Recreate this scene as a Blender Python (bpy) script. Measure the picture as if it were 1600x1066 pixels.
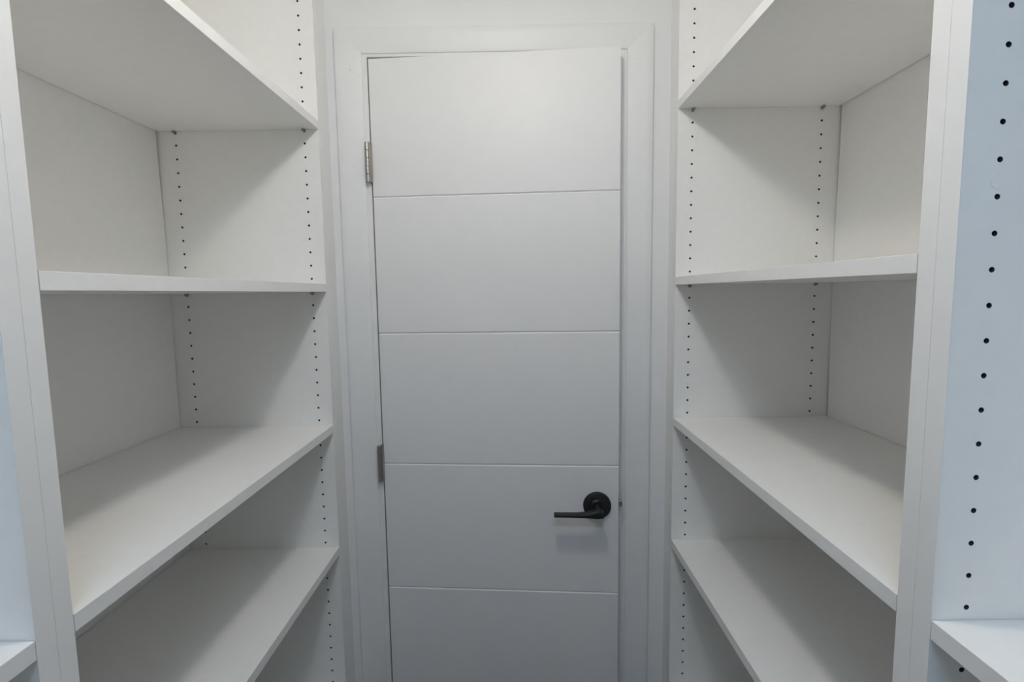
import bpy, bmesh, math, random
from mathutils import Matrix, Vector
random.seed(7)
scene = bpy.context.scene
for o in list(bpy.data.objects):
    bpy.data.objects.remove(o)
COL = scene.collection

# ------------------------------------------------------------------ camera
EYE = 1.462                      # camera height above the floor, metres
YAW, PITCH, ROLL = -6.58097e-03, -9.57117e-02, -1.47793e-02
cd = bpy.data.cameras.new('camera')
cd.sensor_width = 36.0
cd.lens = 789.496 / 1600 * 36.0
cd.clip_start = 0.01
cam = bpy.data.objects.new('camera', cd)
COL.objects.link(cam)
fw = Vector((math.sin(YAW) * math.cos(PITCH), math.cos(YAW) * math.cos(PITCH), math.sin(PITCH)))
r0 = Vector((math.cos(YAW), -math.sin(YAW), 0))
u0 = r0.cross(fw)
rt = r0 * math.cos(ROLL) + u0 * math.sin(ROLL)
up = -r0 * math.sin(ROLL) + u0 * math.cos(ROLL)
m = Matrix(((rt.x, up.x, -fw.x, 0), (rt.y, up.y, -fw.y, 0), (rt.z, up.z, -fw.z, EYE), (0, 0, 0, 1)))
cam.matrix_world = m
scene.camera = cam

# ------------------------------------------------------------------ world, exposure
w = bpy.data.worlds.new('world')
scene.world = w
w.use_nodes = True
w.node_tree.nodes['Background'].inputs[0].default_value = (0.8, 0.9, 1.0, 1)
w.node_tree.nodes['Background'].inputs[1].default_value = 0.004
scene.view_settings.view_transform = 'Standard'
scene.view_settings.look = 'None'
scene.view_settings.exposure = 0.74
scene.view_settings.gamma = 1.0
scene.view_settings.use_curve_mapping = False
scene.cycles.max_bounces = 12
scene.cycles.diffuse_bounces = 9      # a small white room: light bounces many times

# the closet's two ceiling lights: position, lens radius, strength, colour
WARM = dict(loc=(-0.04, 0.56), r=0.055, drop=0.055, power=63.0, col=(1.0, 0.935, 0.835))
COOL = dict(loc=(-0.04, -0.35), r=0.03, length=0.46, power=26.5, col=(0.66, 0.90, 1.21))

# ------------------------------------------------------------------ materials
def mat(name, col, rough=0.5, metal=0.0, noise=0.0, scale=40.0, bump=0.0, bscale=300.0, spec=0.5, stretch=(1, 1, 1)):
    mt = bpy.data.materials.new(name)
    mt.use_nodes = True
    nt = mt.node_tree
    b = nt.nodes['Principled BSDF']
    b.inputs['Base Color'].default_value = (*col, 1)
    b.inputs['Roughness'].default_value = rough
    b.inputs['Metallic'].default_value = metal
    b.inputs['Specular IOR Level'].default_value = spec
    if noise or bump:
        tc = nt.nodes.new('ShaderNodeTexCoord')
        mp = nt.nodes.new('ShaderNodeMapping')
        mp.inputs['Scale'].default_value = stretch
        nt.links.new(tc.outputs['Object'], mp.inputs['Vector'])
    if noise:
        n = nt.nodes.new('ShaderNodeTexNoise')
        n.inputs['Scale'].default_value = scale
        n.inputs['Detail'].default_value = 5
        nt.links.new(mp.outputs[0], n.inputs['Vector'])
        cr = nt.nodes.new('ShaderNodeValToRGB')
        cr.color_ramp.elements[0].position = 0.3
        cr.color_ramp.elements[1].position = 0.7
        cr.color_ramp.elements[0].color = (*[c * (1 - noise) for c in col], 1)
        cr.color_ramp.elements[1].color = (*[min(1, c * (1 + noise)) for c in col], 1)
        nt.links.new(n.outputs['Fac'], cr.inputs[0])
        nt.links.new(cr.outputs[0], b.inputs['Base Color'])
    if bump:
        n2 = nt.nodes.new('ShaderNodeTexNoise')
        n2.inputs['Scale'].default_value = bscale
        n2.inputs['Detail'].default_value = 3
        nt.links.new(mp.outputs[0], n2.inputs['Vector'])
        bp = nt.nodes.new('ShaderNodeBump')
        bp.inputs['Strength'].default_value = bump
        bp.inputs['Distance'].default_value = 0.001
        nt.links.new(n2.outputs['Fac'], bp.inputs['Height'])
        nt.links.new(bp.outputs[0], b.inputs['Normal'])
    return mt

M = {}
M['melamine'] = mat('white_melamine', (0.88, 0.874, 0.855), 0.48, noise=0.012, scale=60, bump=0.12, bscale=900, spec=0.4)
M['band'] = mat('white_edge_band', (0.865, 0.86, 0.852), 0.42, noise=0.01, scale=50, bump=0.08, bscale=700, spec=0.4)
M['core'] = mat('particleboard_core', (0.06, 0.055, 0.055), 0.9, noise=0.3, scale=900)
M['door'] = mat('white_door_paint', (0.79, 0.788, 0.79), 0.45, noise=0.008, scale=25, bump=0.10, bscale=500, spec=0.4)
M['trim'] = mat('white_trim_paint', (0.79, 0.79, 0.79), 0.45, noise=0.01, scale=30, bump=0.15, bscale=250, spec=0.4)
M['wall'] = mat('white_wall_paint', (0.80, 0.80, 0.795), 0.75, noise=0.01, scale=12, bump=0.3, bscale=180, spec=0.2)
M['ceil'] = mat('white_ceiling_paint', (0.82, 0.82, 0.81), 0.9, noise=0.01, scale=10, bump=0.3, bscale=150, spec=0.1)
M['floor'] = mat('grey_floor', (0.13, 0.12, 0.11), 0.5, noise=0.12, scale=6, bump=0.1, bscale=80)
M['nickel'] = mat('satin_nickel', (0.42, 0.39, 0.355), 0.32, metal=1.0, noise=0.05, scale=120, stretch=(1, 1, 12))
M['steel'] = mat('brushed_steel', (0.42, 0.40, 0.42), 0.38, metal=1.0, noise=0.05, scale=200)
M['pin'] = mat('zinc_pin', (0.34, 0.33, 0.31), 0.4, metal=0.8, noise=0.05, scale=300)
M['black'] = mat('matte_black', (0.010, 0.012, 0.014), 0.42, noise=0.1, scale=200, spec=0.45)
M['filler'] = mat('paint_filler', (0.52, 0.51, 0.50), 0.7, noise=0.1, scale=400)
M['housing'] = mat('white_lamp_housing', (0.8, 0.8, 0.8), 0.4, noise=0.01, scale=40)

def emit(name, col, strength):
    mt = bpy.data.materials.new(name)
    mt.use_nodes = True
    nt = mt.node_tree
    nt.nodes.clear()
    e = nt.nodes.new('ShaderNodeEmission')
    e.inputs[0].default_value = (*col, 1)
    e.inputs[1].default_value = strength
    o = nt.nodes.new('ShaderNodeOutputMaterial')
    nt.links.new(e.outputs[0], o.inputs[0])
    return mt

# ------------------------------------------------------------------ helpers
# all z values below are written relative to the eye level and lifted by EYE here
def finish(name, bm, mats, parent=None, loc=(0, 0, 0), smooth=False):
    me = bpy.data.meshes.new(name)
    bmesh.ops.recalc_face_normals(bm, faces=bm.faces)
    bm.to_mesh(me)
    bm.free()
    for k in (mats if isinstance(mats, (list, tuple)) else [mats]):
        me.materials.append(M[k] if isinstance(k, str) else k)
    if smooth:
        for p in me.polygons:
            p.use_smooth = True
        me.set_sharp_from_angle(angle=math.radians(35))
    o = bpy.data.objects.new(name, me)
    COL.objects.link(o)
    o.location = loc
    if parent:
        o.parent = parent
    return o

def tag(o, label=None, cat=None, group=None, kind=None):
    for k, v in (('label', label), ('category', cat), ('group', group), ('kind', kind)):
        if v:
            o[k] = v
    return o

def add_box(bm, x0, x1, y0, y1, z0, z1, bevel=0.0, seg=2):
    vs = [bm.verts.new(c) for c in ((x0, y0, z0), (x1, y0, z0), (x1, y1, z0), (x0, y1, z0), (x0, y0, z1), (x1, y0, z1), (x1, y1, z1), (x0, y1, z1))]
    fs = [bm.faces.new([vs[i] for i in q]) for q in ((0, 3, 2, 1), (4, 5, 6, 7), (0, 1, 5, 4), (1, 2, 6, 5), (2, 3, 7, 6), (3, 0, 4, 7))]
    if bevel:
        es = set()
        for f in fs:
            es.update(f.edges)
        bmesh.ops.bevel(bm, geom=list(es), offset=bevel, segments=seg, affect='EDGES', profile=0.5)

def box(name, x0, x1, y0, y1, z0, z1, mt, parent=None, bevel=0.0, seg=2):
    bm = bmesh.new()
    add_box(bm, x0, x1, y0, y1, z0 + EYE if parent is None or True else z0, z1 + EYE, bevel, seg)
    return finish(name, bm, mt, parent)

def prism(name, pts, axis, a0, a1, mt, parent=None, bevel=0.0):
    """extrude a 2-D polygon: axis 'y' -> pts are (x, z); axis 'x' -> pts are (y, z)"""
    bm = bmesh.new()
    def P(p, a):
        return (p[0], a, p[1] + EYE) if axis == 'y' else (a, p[0], p[1] + EYE)
    A = [bm.verts.new(P(p, a0)) for p in pts]
    B = [bm.verts.new(P(p, a1)) for p in pts]
    bm.faces.new(A)
    bm.faces.new(B[::-1])
    n = len(pts)
    for i in range(n):
        bm.faces.new((A[i], B[i], B[(i + 1) % n], A[(i + 1) % n]))
    if bevel:
        front = min(a0, a1)
        es = [e for e in bm.edges if all(abs((v.co.y if axis == 'y' else v.co.x) - front) < 1e-6 for v in e.verts)]
        es = [e for e in es if min(abs(e.verts[0].co.x - e.verts[1].co.x), abs(e.verts[0].co.z - e.verts[1].co.z)) < 1e-5]   # not along the mitres
        bmesh.ops.bevel(bm, geom=es, offset=bevel, segments=3, affect='EDGES', profile=0.5)
    return finish(name, bm, mt, parent)

def ring(bm, c, ax_u, ax_v, r, n):
    return [bm.verts.new(Vector(c) + Vector(ax_u) * r * math.cos(2 * math.pi * i / n) + Vector(ax_v) * r * math.sin(2 * math.pi * i / n)) for i in range(n)]

def lathe(bm, prof, origin, axis, u, v, n=24, cap0=True, cap1=True):
    """prof: list of (distance along axis, radius)"""
    rings = [ring(bm, Vector(origin) + Vector(axis) * d, u, v, r, n) for d, r in prof]
    for a, b in zip(rings, rings[1:]):
        for i in range(n):
            bm.faces.new((a[i], a[(i + 1) % n], b[(i + 1) % n], b[i]))
    if cap0:
        bm.faces.new(rings[0][::-1])
    if cap1:
        bm.faces.new(rings[-1])

# ------------------------------------------------------------------ measured layout (metres, z relative to the eye)
FLOOR = -EYE
CEIL = 0.80
WALL_Y = 1.311                       # the wall with the door
REAR_Y = -2.0
PT = 0.020                           # panel thickness
PITCH_H = 0.032                      # shelf pin hole spacing
HOLE_R = 0.0026
L = dict(front=-0.4595, back=-0.8437, wall=-0.862, far=1.2387, near=0.4888, seam=0.4690, hf=-0.4942, hb=-0.8015, z0=0.6802)
R = dict(front=0.3945, back=0.7787, wall=0.797, far=1.2503, near=0.5010, seam=0.4800, hf=0.4297, hb=0.7364, z0=0.6527)

# ------------------------------------------------------------------ room shell
def S(o, label, cat):
    return tag(o, label, cat, kind='structure')
S(box('floor', L['wall'] - .1, R['wall'] + .1, REAR_Y - .1, WALL_Y + .6, FLOOR - .1, FLOOR, 'floor'), 'plain grey floor of the closet below the picture', 'floor')
S(box('ceiling', L['wall'] - .1, R['wall'] + .1, REAR_Y - .1, WALL_Y + .13, CEIL, CEIL + .1, 'ceil'), 'flat white ceiling above the shelves', 'ceiling')
S(box('wall_left', L['wall'] - .1, L['wall'], REAR_Y, WALL_Y + .12, FLOOR, CEIL, 'wall'), 'white wall behind the shelves left of the door', 'wall')
S(box('wall_right', R['wall'], R['wall'] + .1, REAR_Y, WALL_Y + .12, FLOOR, CEIL, 'wall'), 'white wall behind the shelves right of the door', 'wall')
S(box('wall_front', L['wall'], R['wall'], REAR_Y - .1, REAR_Y, FLOOR, CEIL, 'wall'), 'plain white wall behind the viewer facing the door', 'wall')

# door opening
JAMB_L, JAMB_R, JAMB_T = -0.3585, 0.2675, 0.5858
JT = 0.018
bm = bmesh.new()
y0, y1 = WALL_Y, WALL_Y + .11
add_box(bm, L['wall'], JAMB_L - JT, y0, y1, 0, CEIL + EYE)
add_box(bm, JAMB_R + JT, R['wall'], y0, y1, 0, CEIL + EYE)
add_box(bm, JAMB_L - JT, JAMB_R + JT, y0, y1, JAMB_T + JT + EYE, CEIL + EYE)
S(finish('wall_back', bm, 'wall'), 'white painted wall around the door at the end of the closet', 'wall')

# casing with mitred corners
CO_L, CI_L, CO_R, CI_R = -0.4350, -0.3710, 0.3485, 0.2868
CO_T, CI_T = 0.6500, 0.5930
CY = WALL_Y - .013
CYI = WALL_Y - .004               # the casing thins towards the door
g = 0.00004
def casing(name, outer, inner, label):
    """outer and inner: the two ends (x, z) of the casing's thick outer and thin inner edge"""
    bm = bmesh.new()
    sections = []
    for (ox, oz), (ix, iz) in zip(outer, inner):
        d = Vector((ix - ox, iz - oz))
        row = []
        for t, y in ((0, WALL_Y), (0, CY + .0022), (.012, CY + .0007), (.04, CY), (.30, CY), (.88, CYI - .0008), (.965, CYI), (1, CYI + .0018), (1, WALL_Y)):
            row.append(bm.verts.new((ox + d.x * t, y, oz + d.y * t + EYE)))
        sections.append(row)
    p, q = sections
    n = len(p)
    for k in range(n):
        bm.faces.new((p[k], q[k], q[(k + 1) % n], p[(k + 1) % n]))
    bm.faces.new(p[::-1]); bm.faces.new(q)
    return S(finish(name, bm, 'trim', smooth=True), label, 'trim')
tl = casing('trim_1', [(CO_L, FLOOR), (CO_L, CO_T - g)], [(CI_L, FLOOR), (CI_L, CI_T - g)], 'white flat door casing on the hinge side')
th = casing('trim_2', [(CO_L + g, CO_T), (CO_R - g, CO_T)], [(CI_L + g, CI_T), (CI_R - g, CI_T)], 'white flat head casing above the door')
tr = casing('trim_3', [(CO_R, FLOOR), (CO_R, CO_T - g)], [(CI_R, FLOOR), (CI_R, CI_T - g)], 'white flat door casing on the handle side')

def nail(parent, x, z, rx=.0013, rz=.0016):
    bm = bmesh.new()
    t = (x - CO_L) / (CI_L - CO_L) if x < 0 else (CO_R - x) / (CO_R - CI_R)
    fy = CY + max(0, min(1, (t - .30) / .58)) * (CYI - .0008 - CY)
    c = [bm.verts.new((x + rx * math.cos(a), fy - .0003, z + EYE + rz * math.sin(a))) for a in [i * math.pi / 5 for i in range(10)]]
    d = [bm.verts.new((v.co.x, fy + .0008, v.co.z)) for v in c]
    bm.faces.new(c)
    for i in range(10):
        bm.faces.new((c[i], d[i], d[(i + 1) % 10], c[(i + 1) % 10]))
    return finish('nail_hole', bm, 'filler', parent)
nail(tl, -0.3975, 0.552); nail(tl, -0.3795, 0.5385, .0009, .0013); nail(tl, -0.386, 0.600, .0008, .0012)
nail(tl, -0.3875, -0.233, .0009, .0009); nail(tl, -0.3985, 0.319, .0009, .0010)
nail(tr, 0.3085, 0.567, .0009, .0012); nail(tr, 0.3435, 0.648 - .006, .0008, .0012)

# jambs with stops, the right one carries the strike plate
def jamb(name, x0, x1, sx0, sx1, label):
    bm = bmesh.new()
    add_box(bm, x0, x1, WALL_Y, WALL_Y + .11, 0, JAMB_T + JT + EYE)
    add_box(bm, sx0, sx1, WALL_Y + .040, WALL_Y + .075, 0, JAMB_T + EYE)
    return S(finish(name, bm, 'trim'), label, 'trim')
jl = jamb('trim_4', JAMB_L - JT, JAMB_L, JAMB_L, JAMB_L + .011, 'white door jamb carrying the two hinges')
jr = jamb('trim_5', JAMB_R, JAMB_R + JT, JAMB_R - .011, JAMB_R, 'white door jamb beside the latch')
bm = bmesh.new()
add_box(bm, JAMB_L, JAMB_R, WALL_Y, WALL_Y + .11, JAMB_T + EYE, JAMB_T + JT + EYE)
add_box(bm, JAMB_L + .011, JAMB_R - .011, WALL_Y + .040, WALL_Y + .075, JAMB_T - .011 + EYE, JAMB_T + EYE)
S(finish('trim_6', bm, 'trim'), 'white head jamb above the door leaf', 'trim')

# ------------------------------------------------------------------ door leaf, built in its own frame and swung slightly open
HX, HY = JAMB_L - .0005, WALL_Y - .006        # hinge pin axis
SWING = math.radians(3.9)
DW = 0.6185
DX0 = JAMB_L + .0032 - HX                     # local x of the hinge edge
DX1 = DX0 + DW
DY0 = WALL_Y - .0002 - HY                      # local y of the face
D_TOP, D_BOT = 0.5818, FLOOR + .010
GROOVES = [0.2452, -0.1015, -0.4503, -0.7965, -1.1440]
bm = bmesh.new()
add_box(bm, DX0, DX1, DY0 + .0030, DY0 + .035, D_BOT + EYE, D_TOP + EYE)
door = S(finish('door_1', bm, 'door'), 'white flush door with horizontal grooves, standing slightly ajar', 'door')
door.location = (HX, HY, 0)
door.rotation_euler = (0, 0, -SWING)
edges = [D_TOP] + GROOVES + [D_BOT]
for i in range(6):
    zt, zb = edges[i] + EYE, edges[i + 1] + EYE
    c = .0028
    ct = .0008 if i == 0 else c
    cb = .0008 if i == 5 else c
    prof = [(DY0 + .0030, zb), (DY0 + .0002, zb + cb), (DY0, zb + cb + .0004), (DY0, zt - ct - .0004), (DY0 + .0002, zt - ct), (DY0 + .0030, zt)]
    bm = bmesh.new()
    A = [bm.verts.new((DX0, y, z)) for y, z in prof]
    B = [bm.verts.new((DX1, y, z)) for y, z in prof]
    bm.faces.new(A); bm.faces.new(B[::-1])
    for k in range(6):
        bm.faces.new((A[k], B[k], B[(k + 1) % 6], A[(k + 1) % 6]))
    finish('panel', bm, 'door', door)

# lever handle
X, Y_, Z_ = (1, 0, 0), (0, 1, 0), (0, 0, 1)
LX, LZ = DX1 - .0552, -0.5553 + EYE
handle = bpy.data.objects.new('door_handle', None)
COL.objects.link(handle)
handle.parent = door
handle['label'] = 'matte black lever handle'
bm = bmesh.new()
lathe(bm, [(0, .0362), (-.0045, .0362), (-.0075, .0350), (-.0092, .0320), (-.0100, .0180), (-.0125, .0150), (-.0170, .0138)], (LX, DY0, LZ), Y_, X, Z_, 40)
finish('rose', bm, 'black', handle, smooth=True)
bm = bmesh.new()
lathe(bm, [(-.015, .0108), (-.024, .0100), (-.036, .0100), (-.042, .0118), (-.057, .0118), (-.0595, .0100)], (LX, DY0, LZ), Y_, X, Z_, 28)
finish('neck', bm, 'black', handle, smooth=True)
# lever blade: a tapering bar swept towards the hinge side
bm = bmesh.new()
secs = []
stations = [(.0115, .0100, .0100, -.001), (-.004, .0112, .0108, -.001), (-.018, .0082, .0112, -.0030), (-.034, .0052, .0112, -.0048), (-.060, .0040, .0110, -.0056), (-.090, .0036, .0108, -.0058), (-.1105, .0035, .0106, -.0058), (-.1125, .0026, .0096, -.0058)]
for dx, hz, hy, oz in stations:
    cy = DY0 - .0500
    pts = []
    for k in range(16):
        a = 2 * math.pi * k / 16
        ca, sa = math.cos(a), math.sin(a)
        e = 0.45
        pts.append(bm.verts.new((LX + dx, cy + hy * math.copysign(abs(ca) ** e, ca), LZ + oz + hz * math.copysign(abs(sa) ** e, sa))))
    secs.append(pts)
for a, b in zip(secs, secs[1:]):
    for k in range(16):
        bm.faces.new((a[k], a[(k + 1) % 16], b[(k + 1) % 16], b[k]))
bm.faces.new(secs[0][::-1]); bm.faces.new(secs[-1])
finish('lever', bm, 'black', handle, smooth=True)

# latch bolt standing out of the free edge
bm = bmesh.new()
add_box(bm, DX1 - .004, DX1 + .0115, DY0 + .010, DY0 + .023, LZ - .0075, LZ + .0075, .0008, 1)
tag(finish('latch_bolt', bm, 'steel', door), 'small grey latch bolt')
bm = bmesh.new()
add_box(bm, DX1 - .001, DX1 + .0012, DY0 + .005, DY0 + .030, LZ - .028, LZ + .028, .0004, 1)
finish('latch_plate', bm, 'black', door)
bm = bmesh.new()
add_box(bm, JAMB_R - .0012, JAMB_R + .002, WALL_Y + .004, WALL_Y + .034, LZ - .002, LZ + .030)
finish('strike_plate', bm, 'black', jr)

# hinges: barrel of five knuckles plus two leaves
for hz in (0.330, -0.446, -1.222):
    h = bpy.data.objects.new('hinge', None)
    COL.objects.link(h)
    h.parent = door
    h['label'] = 'satin nickel butt hinge'
    zc, hh = hz + EYE, .049
    for k in range(5):
        bm = bmesh.new()
        za = zc - hh + k * 2 * hh / 5
        zb = za + 2 * hh / 5 - .0005
        lathe(bm, [(0, .0052), (.0004, .0058), (zb - za - .0004, .0058), (zb - za, .0052)], (-.0040, -.0060, za), Z_, X, Y_, 16)
        finish('knuckle', bm, 'nickel', h, smooth=True)
    bm = bmesh.new()
    add_box(bm, -.0010, DX0 + .0014, -.0050, DY0 + .030, zc - hh, zc + hh, .0003, 1)
    finish('leaf', bm, 'nickel', h)

# ------------------------------------------------------------------ shelving units
def holed_panel(name, xs, xb, hf, hb, y_face, thick, z_lo, z_hi, z0, parent):
    """vertical panel whose camera-side face carries two columns of drilled shelf pin holes"""
    bm = bmesh.new()
    n, c = 12, .008
    sgn = 1 if xb > xs else -1
    def X_(v):
        return v
    i_lo = math.ceil((z0 - (z_hi - .03)) / PITCH_H)
    i_hi = math.floor((z0 - (z_lo + .12)) / PITCH_H)
    zs = [z0 - i * PITCH_H for i in range(i_lo, i_hi + 1)]
    zt, zb_ = zs[0] + PITCH_H / 2, zs[-1] - PITCH_H / 2
    def quad(x0, x1, za, zb2, mi=0):
        f = bm.faces.new([bm.verts.new((x, y_face, z + EYE)) for x, z in ((x0, za), (x1, za), (x1, zb2), (x0, zb2))])
        f.material_index = mi
    quad(xs, xb, z_lo, zb_); quad(xs, xb, zt, z_hi)
    quad(xs, hf - sgn * c, zb_, zt); quad(hf + sgn * c, hb - sgn * c, zb_, zt); quad(hb + sgn * c, xb, zb_, zt)
    for hx in (hf, hb):
        for z in zs:
            outer, inner, deep = [], [], []
            for k in range(n):
                a = 2 * math.pi * k / n + math.pi / n
                ca, sa = math.cos(a), math.sin(a)
                t = min(c / abs(ca) if abs(ca) > 1e-9 else 9, (PITCH_H / 2) / abs(sa) if abs(sa) > 1e-9 else 9)
                outer.append((hx + t * ca, z + t * sa))
                inner.append(bm.verts.new((hx + HOLE_R * ca, y_face, z + EYE + HOLE_R * sa)))
                deep.append(bm.verts.new((hx + HOLE_R * ca, y_face + .011, z + EYE + HOLE_R * sa)))
            # exact rectangle corners are inserted so the cell is filled completely
            ov = [bm.verts.new((x, y_face, zz + EYE)) for x, zz in outer]
            corners = {}
            for sx in (1, -1):
                for sz in (1, -1):
                    ang = math.atan2(sz * PITCH_H / 2, sx * c) % (2 * math.pi)
                    k = int(((ang - math.pi / n) % (2 * math.pi)) / (2 * math.pi / n))
                    corners[k] = bm.verts.new((hx + sx * c, y_face, z + sz * PITCH_H / 2 + EYE))
            for k in range(n):
                k2 = (k + 1) % n
                loop = [inner[k], ov[k]] + ([corners[k]] if k in corners else []) + [ov[k2], inner[k2]]
                bm.faces.new(loop)
                f = bm.faces.new((inner[k], inner[k2], deep[k2], deep[k]))
                f.material_index = 1
            f = bm.faces.new(deep)
            f.material_index = 1
    # the other five sides
    y2 = y_face + thick
    def face(*p):
        bm.faces.new([bm.verts.new((x, y, z + EYE)) for x, y, z in p])
    face((xs, y2, z_lo), (xb, y2, z_lo), (xb, y2, z_hi), (xs, y2, z_hi))
    face((xs, y_face, z_lo), (xs, y2, z_lo), (xs, y2, z_hi), (xs, y_face, z_hi))
    face((xb, y_face, z_lo), (xb, y2, z_lo), (xb, y2, z_hi), (xb, y_face, z_hi))
    face((xs, y_face, z_lo), (xb, y_face, z_lo), (xb, y2, z_lo), (xs, y2, z_lo))
    face((xs, y_face, z_hi), (xb, y_face, z_hi), (xb, y2, z_hi), (xs, y2, z_hi))
    me = bpy.data.meshes.new(name)
    # flat sheets: orient by hand (towards -y for the face, outwards elsewhere) is not needed for closed opaque paint
    bm.to_mesh(me); bm.free()
    me.materials.append(M['melamine']); me.materials.append(M['core'])
    o = bpy.data.objects.new(name, me)
    COL.objects.link(o)
    o.parent = parent
    return o

PIN_ME = {}
def pin_mesh(direction):
    if direction not in PIN_ME:
        bm = bmesh.new()
        # stem in the hole, then a spoon-shaped support whose flat top carries the shelf
        lathe(bm, [(.008, .0022), (.0002, .0022)], (0, 0, 0), (0, direction, 0), X, Z_, 12)
        lathe(bm, [(.0002, .0036), (-.0016, .0036)], (0, 0, -.0035), (0, direction, 0), X, Z_, 14)
        lathe(bm, [(-.0014, .0030), (-.0088, .0030), (-.0104, .0020)], (0, 0, -.0030), (0, direction, 0), X, Z_, 14)
        bmesh.ops.recalc_face_normals(bm, faces=bm.faces)
        me = bpy.data.meshes.new('shelf_pin')
        bm.to_mesh(me); bm.free()
        me.materials.append(M['pin'])
        PIN_ME[direction] = me
    return PIN_ME[direction]

BAND = .0009
def shelf(unit, s, y0, y1, z_hole, thick=.019, adjustable=True):
    """s: side dict; rests on pins in the holes at z_hole"""
    sg = 1 if s['front'] > 0 else -1
    zb = z_hole + .0004
    xf, xb = s['front'], s['back'] - sg * .0022
    o = box('shelf', min(xf + sg * BAND, xb), max(xf + sg * BAND, xb), y0 + .0012, y1 - .0008, zb, zb + thick, 'melamine', unit)
    bm = bmesh.new()
    add_box(bm, min(xf, xf + sg * BAND), max(xf, xf + sg * BAND), y0 + .0012, y1 - .0008, zb + EYE - .00005, zb + thick + EYE + .00005, .0004, 2)
    finish('edge_band', bm, 'band', o)
    if adjustable:
        for hx in (s['hf'], s['hb']):
            for yy, d in ((y1, 1), (y0, -1)):
                p = bpy.data.objects.new('shelf_pin', pin_mesh(d))
                COL.objects.link(p)
                p.parent = o
                p.location = (hx, yy, z_hole + EYE)
    return o

def unit(s, y0, y1, hole_idx, z0, label, gaps, filler, cap=None):
    """y0 near face and y1 far face of the bay's inside"""
    sg = 1 if s['front'] > 0 else -1
    root = bpy.data.objects.new('shelving_unit', None)
    COL.objects.link(root)
    tag(root, label, 'shelving unit', 'white built-in shelving units')
    zt, zb = CEIL - .002, FLOOR
    xf, xb = s['front'], s['wall'] - sg * .001
    xo = xf + sg * BAND
    far_t = PT if filler else (s['near'] - s['seam']) * 0 + PT
    if not filler:
        far_t = s['seam'] - y1
    fp = holed_panel('side_panel', xo, xb, s['hf'], s['hb'], y1, far_t, zb, zt, z0, root)
    bx = (min(xf, xo), max(xf, xo))
    bm = bmesh.new()
    add_box(bm, bx[0], bx[1], y1, y1 + far_t - .0001, zb + EYE, zt + EYE, .00025, 2)
    finish('edge_band', bm, 'band', fp)
    near_t = y0 - s['seam'] - .00025 if filler else PT
    npn = box('side_panel', min(xo, xb), max(xo, xb), y0 - near_t, y0, zb, zt, 'melamine', root)
    bm = bmesh.new()
    add_box(bm, bx[0], bx[1], y0 - near_t, y0, zb + EYE, zt + EYE, .00025, 2)
    finish('edge_band', bm, 'band', npn)
    if cap:
        bm = bmesh.new()
        lathe(bm, [(.0002, .0076), (-.00025, .0076), (-.00045, .0074)], (cap[0], y1, cap[1] + EYE), Y_, X, Z_, 36)
        finish('screw_cap', bm, 'melamine', fp)
    # back panel, its far edge not quite meeting the side panel
    prof = [(y0 + .0005, zb + .09), (y0 + .0005, zt - .021)] + [(y1 - gp, z) for z, gp in gaps]
    prism('back_panel', prof, 'x', s['back'], s['back'] + sg * .006, 'melamine', root)
    # rails behind the back panel keep it off the wall
    for z in (zt - .12, -.35, zb + .10):
        box('hanging_rail', min(s['back'] + sg * .006, xb), max(s['back'] + sg * .006, xb), y0 + .05, y1 - .05, z, z + .06, 'melamine', root)
    box('top_panel', min(xf, xb), max(xf, xb), y0 + .0003, y1 - .0003, zt - .019, zt, 'melamine', root)
    box('bottom_panel', min(xf, s['back']), max(xf, s['back']), y0 + .0003, y1 - .0003, zb + .09, zb + .109, 'melamine', root)
    box('toe_kick', min(xf + sg * .04, xf + sg * .058), max(xf + sg * .04, xf + sg * .058), y0 + .0003, y1 - .0003, zb, zb + .09, 'melamine', root)
    if filler:
        bm = bmesh.new()
        add_box(bm, min(xf, xf + sg * .018), max(xf, xf + sg * .018), y1 + PT, WALL_Y - .0002, zb + EYE, zt + EYE, .0006, 2)
        finish('filler_strip', bm, 'band', root)
    for i in hole_idx:
        shelf(root, s, y0, y1, z0 - i * PITCH_H)
    return root

gl = [(CEIL - .023, .001), (.47, .001), (.415, .0066), (.30, .0050), (.17, .0016), (.03, .0008), (-.02, .0012), (-.18, .0016), (-.33, .0012), (-.70, .001), (FLOOR + .09, .001)]
gr = [(CEIL - .023, .001), (.50, .001), (.445, .0068), (.30, .0055), (.15, .0016), (.03, .0008), (-.01, .0012), (-.12, .0024), (-.31, .0058), (-.36, .001), (FLOOR + .09, .001)]
gn = [(CEIL - .023, .001), (FLOOR + .09, .001)]
unit(L, L['near'], L['far'], (9, 21, 32, 42, 55), L['z0'], 'white shelving unit beside the hinge side of the door', gl, True)
unit(R, R['near'], R['far'], (7, 20, 31, 41, 54), R['z0'], 'white shelving unit beside the handle side of the door', gr, True)
NL = L['seam'] - (L['near'] - L['seam'] + .0012)
NR = R['seam'] - .0213
unit(dict(L, hf=-.4975), NL - .75, NL, (-5, 18, 29, 41), 0.2340, 'nearest white shelving unit, a sliver at the photo\'s left edge', gn, False)
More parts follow.
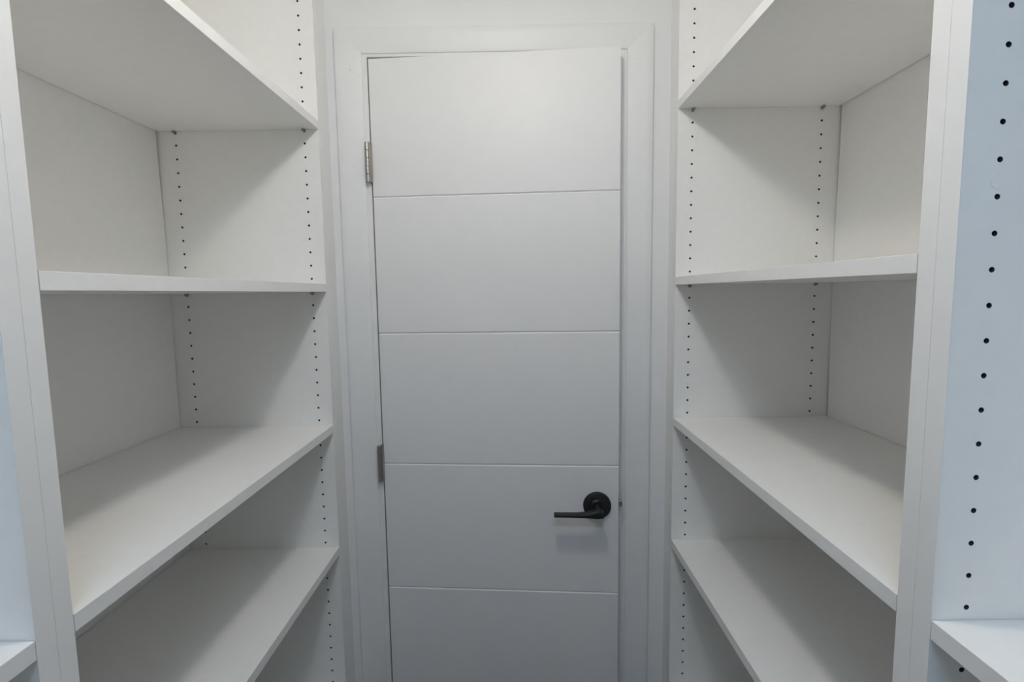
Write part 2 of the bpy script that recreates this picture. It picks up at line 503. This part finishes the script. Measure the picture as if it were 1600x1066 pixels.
unit(dict(R, hf=.4275), NR - .75, NR, (-6, 18, 29, 41), 0.2380, 'nearest white shelving unit at the photo\'s right edge, in bluish light', gn, False, cap=(.4275, .0922))

# ------------------------------------------------------------------ ceiling lights (above the picture)
def ceiling_light(cfg, label):
    x, y = cfg['loc']
    root = bpy.data.objects.new('ceiling_light', None)
    COL.objects.link(root)
    root.location = (x, y, CEIL + EYE)
    tag(root, label, 'ceiling light', 'closet ceiling lights')
    bm = bmesh.new()
    lathe(bm, [(0, cfg['r'] + .014), (-.012, cfg['r'] + .013), (-.016, cfg['r'] + .009), (-.016, cfg['r'] + .0005)], (0, 0, 0), Z_, X, Y_, 40, True, False)
    finish('housing', bm, 'housing', root, smooth=True)
    bm = bmesh.new()
    prof = [(-.013 - cfg['drop'] * math.sin(k * math.pi / 16), cfg['r'] * math.cos(k * math.pi / 16)) for k in range(8)]
    lathe(bm, prof, (0, 0, 0), Z_, X, Y_, 32)
    finish('diffuser', bm, emit('lit_diffuser', cfg['col'], cfg['power']), root)
ceiling_light(WARM, 'small round warm white ceiling light in front of the door')

def bar_light(cfg, label):
    x, y = cfg['loc']
    root = bpy.data.objects.new('ceiling_light_bar', None)
    COL.objects.link(root)
    root.location = (x, y, CEIL + EYE)
    tag(root, label, 'ceiling light', 'closet ceiling lights')
    h, r = cfg['length'] / 2, cfg['r']
    bm = bmesh.new()
    add_box(bm, -h - .012, h + .012, -r - .006, r + .006, -.018, 0, .003, 2)
    finish('housing', bm, 'housing', root)
    bm = bmesh.new()
    n = 12
    ends = []
    for ex in (-h, h):
        ends.append([bm.verts.new((ex, r * math.cos(math.pi * k / n), -.0182 - r * math.sin(math.pi * k / n))) for k in range(n + 1)])
    for k in range(n):
        bm.faces.new((ends[0][k], ends[0][k + 1], ends[1][k + 1], ends[1][k]))
    bm.faces.new(ends[0]); bm.faces.new(ends[1][::-1])
    bm.faces.new((ends[0][0], ends[1][0], ends[1][n], ends[0][n]))
    finish('diffuser', bm, emit('lit_bar_diffuser', cfg['col'], cfg['power']), root)
bar_light(COOL, 'cool white ceiling light bar behind the viewer')
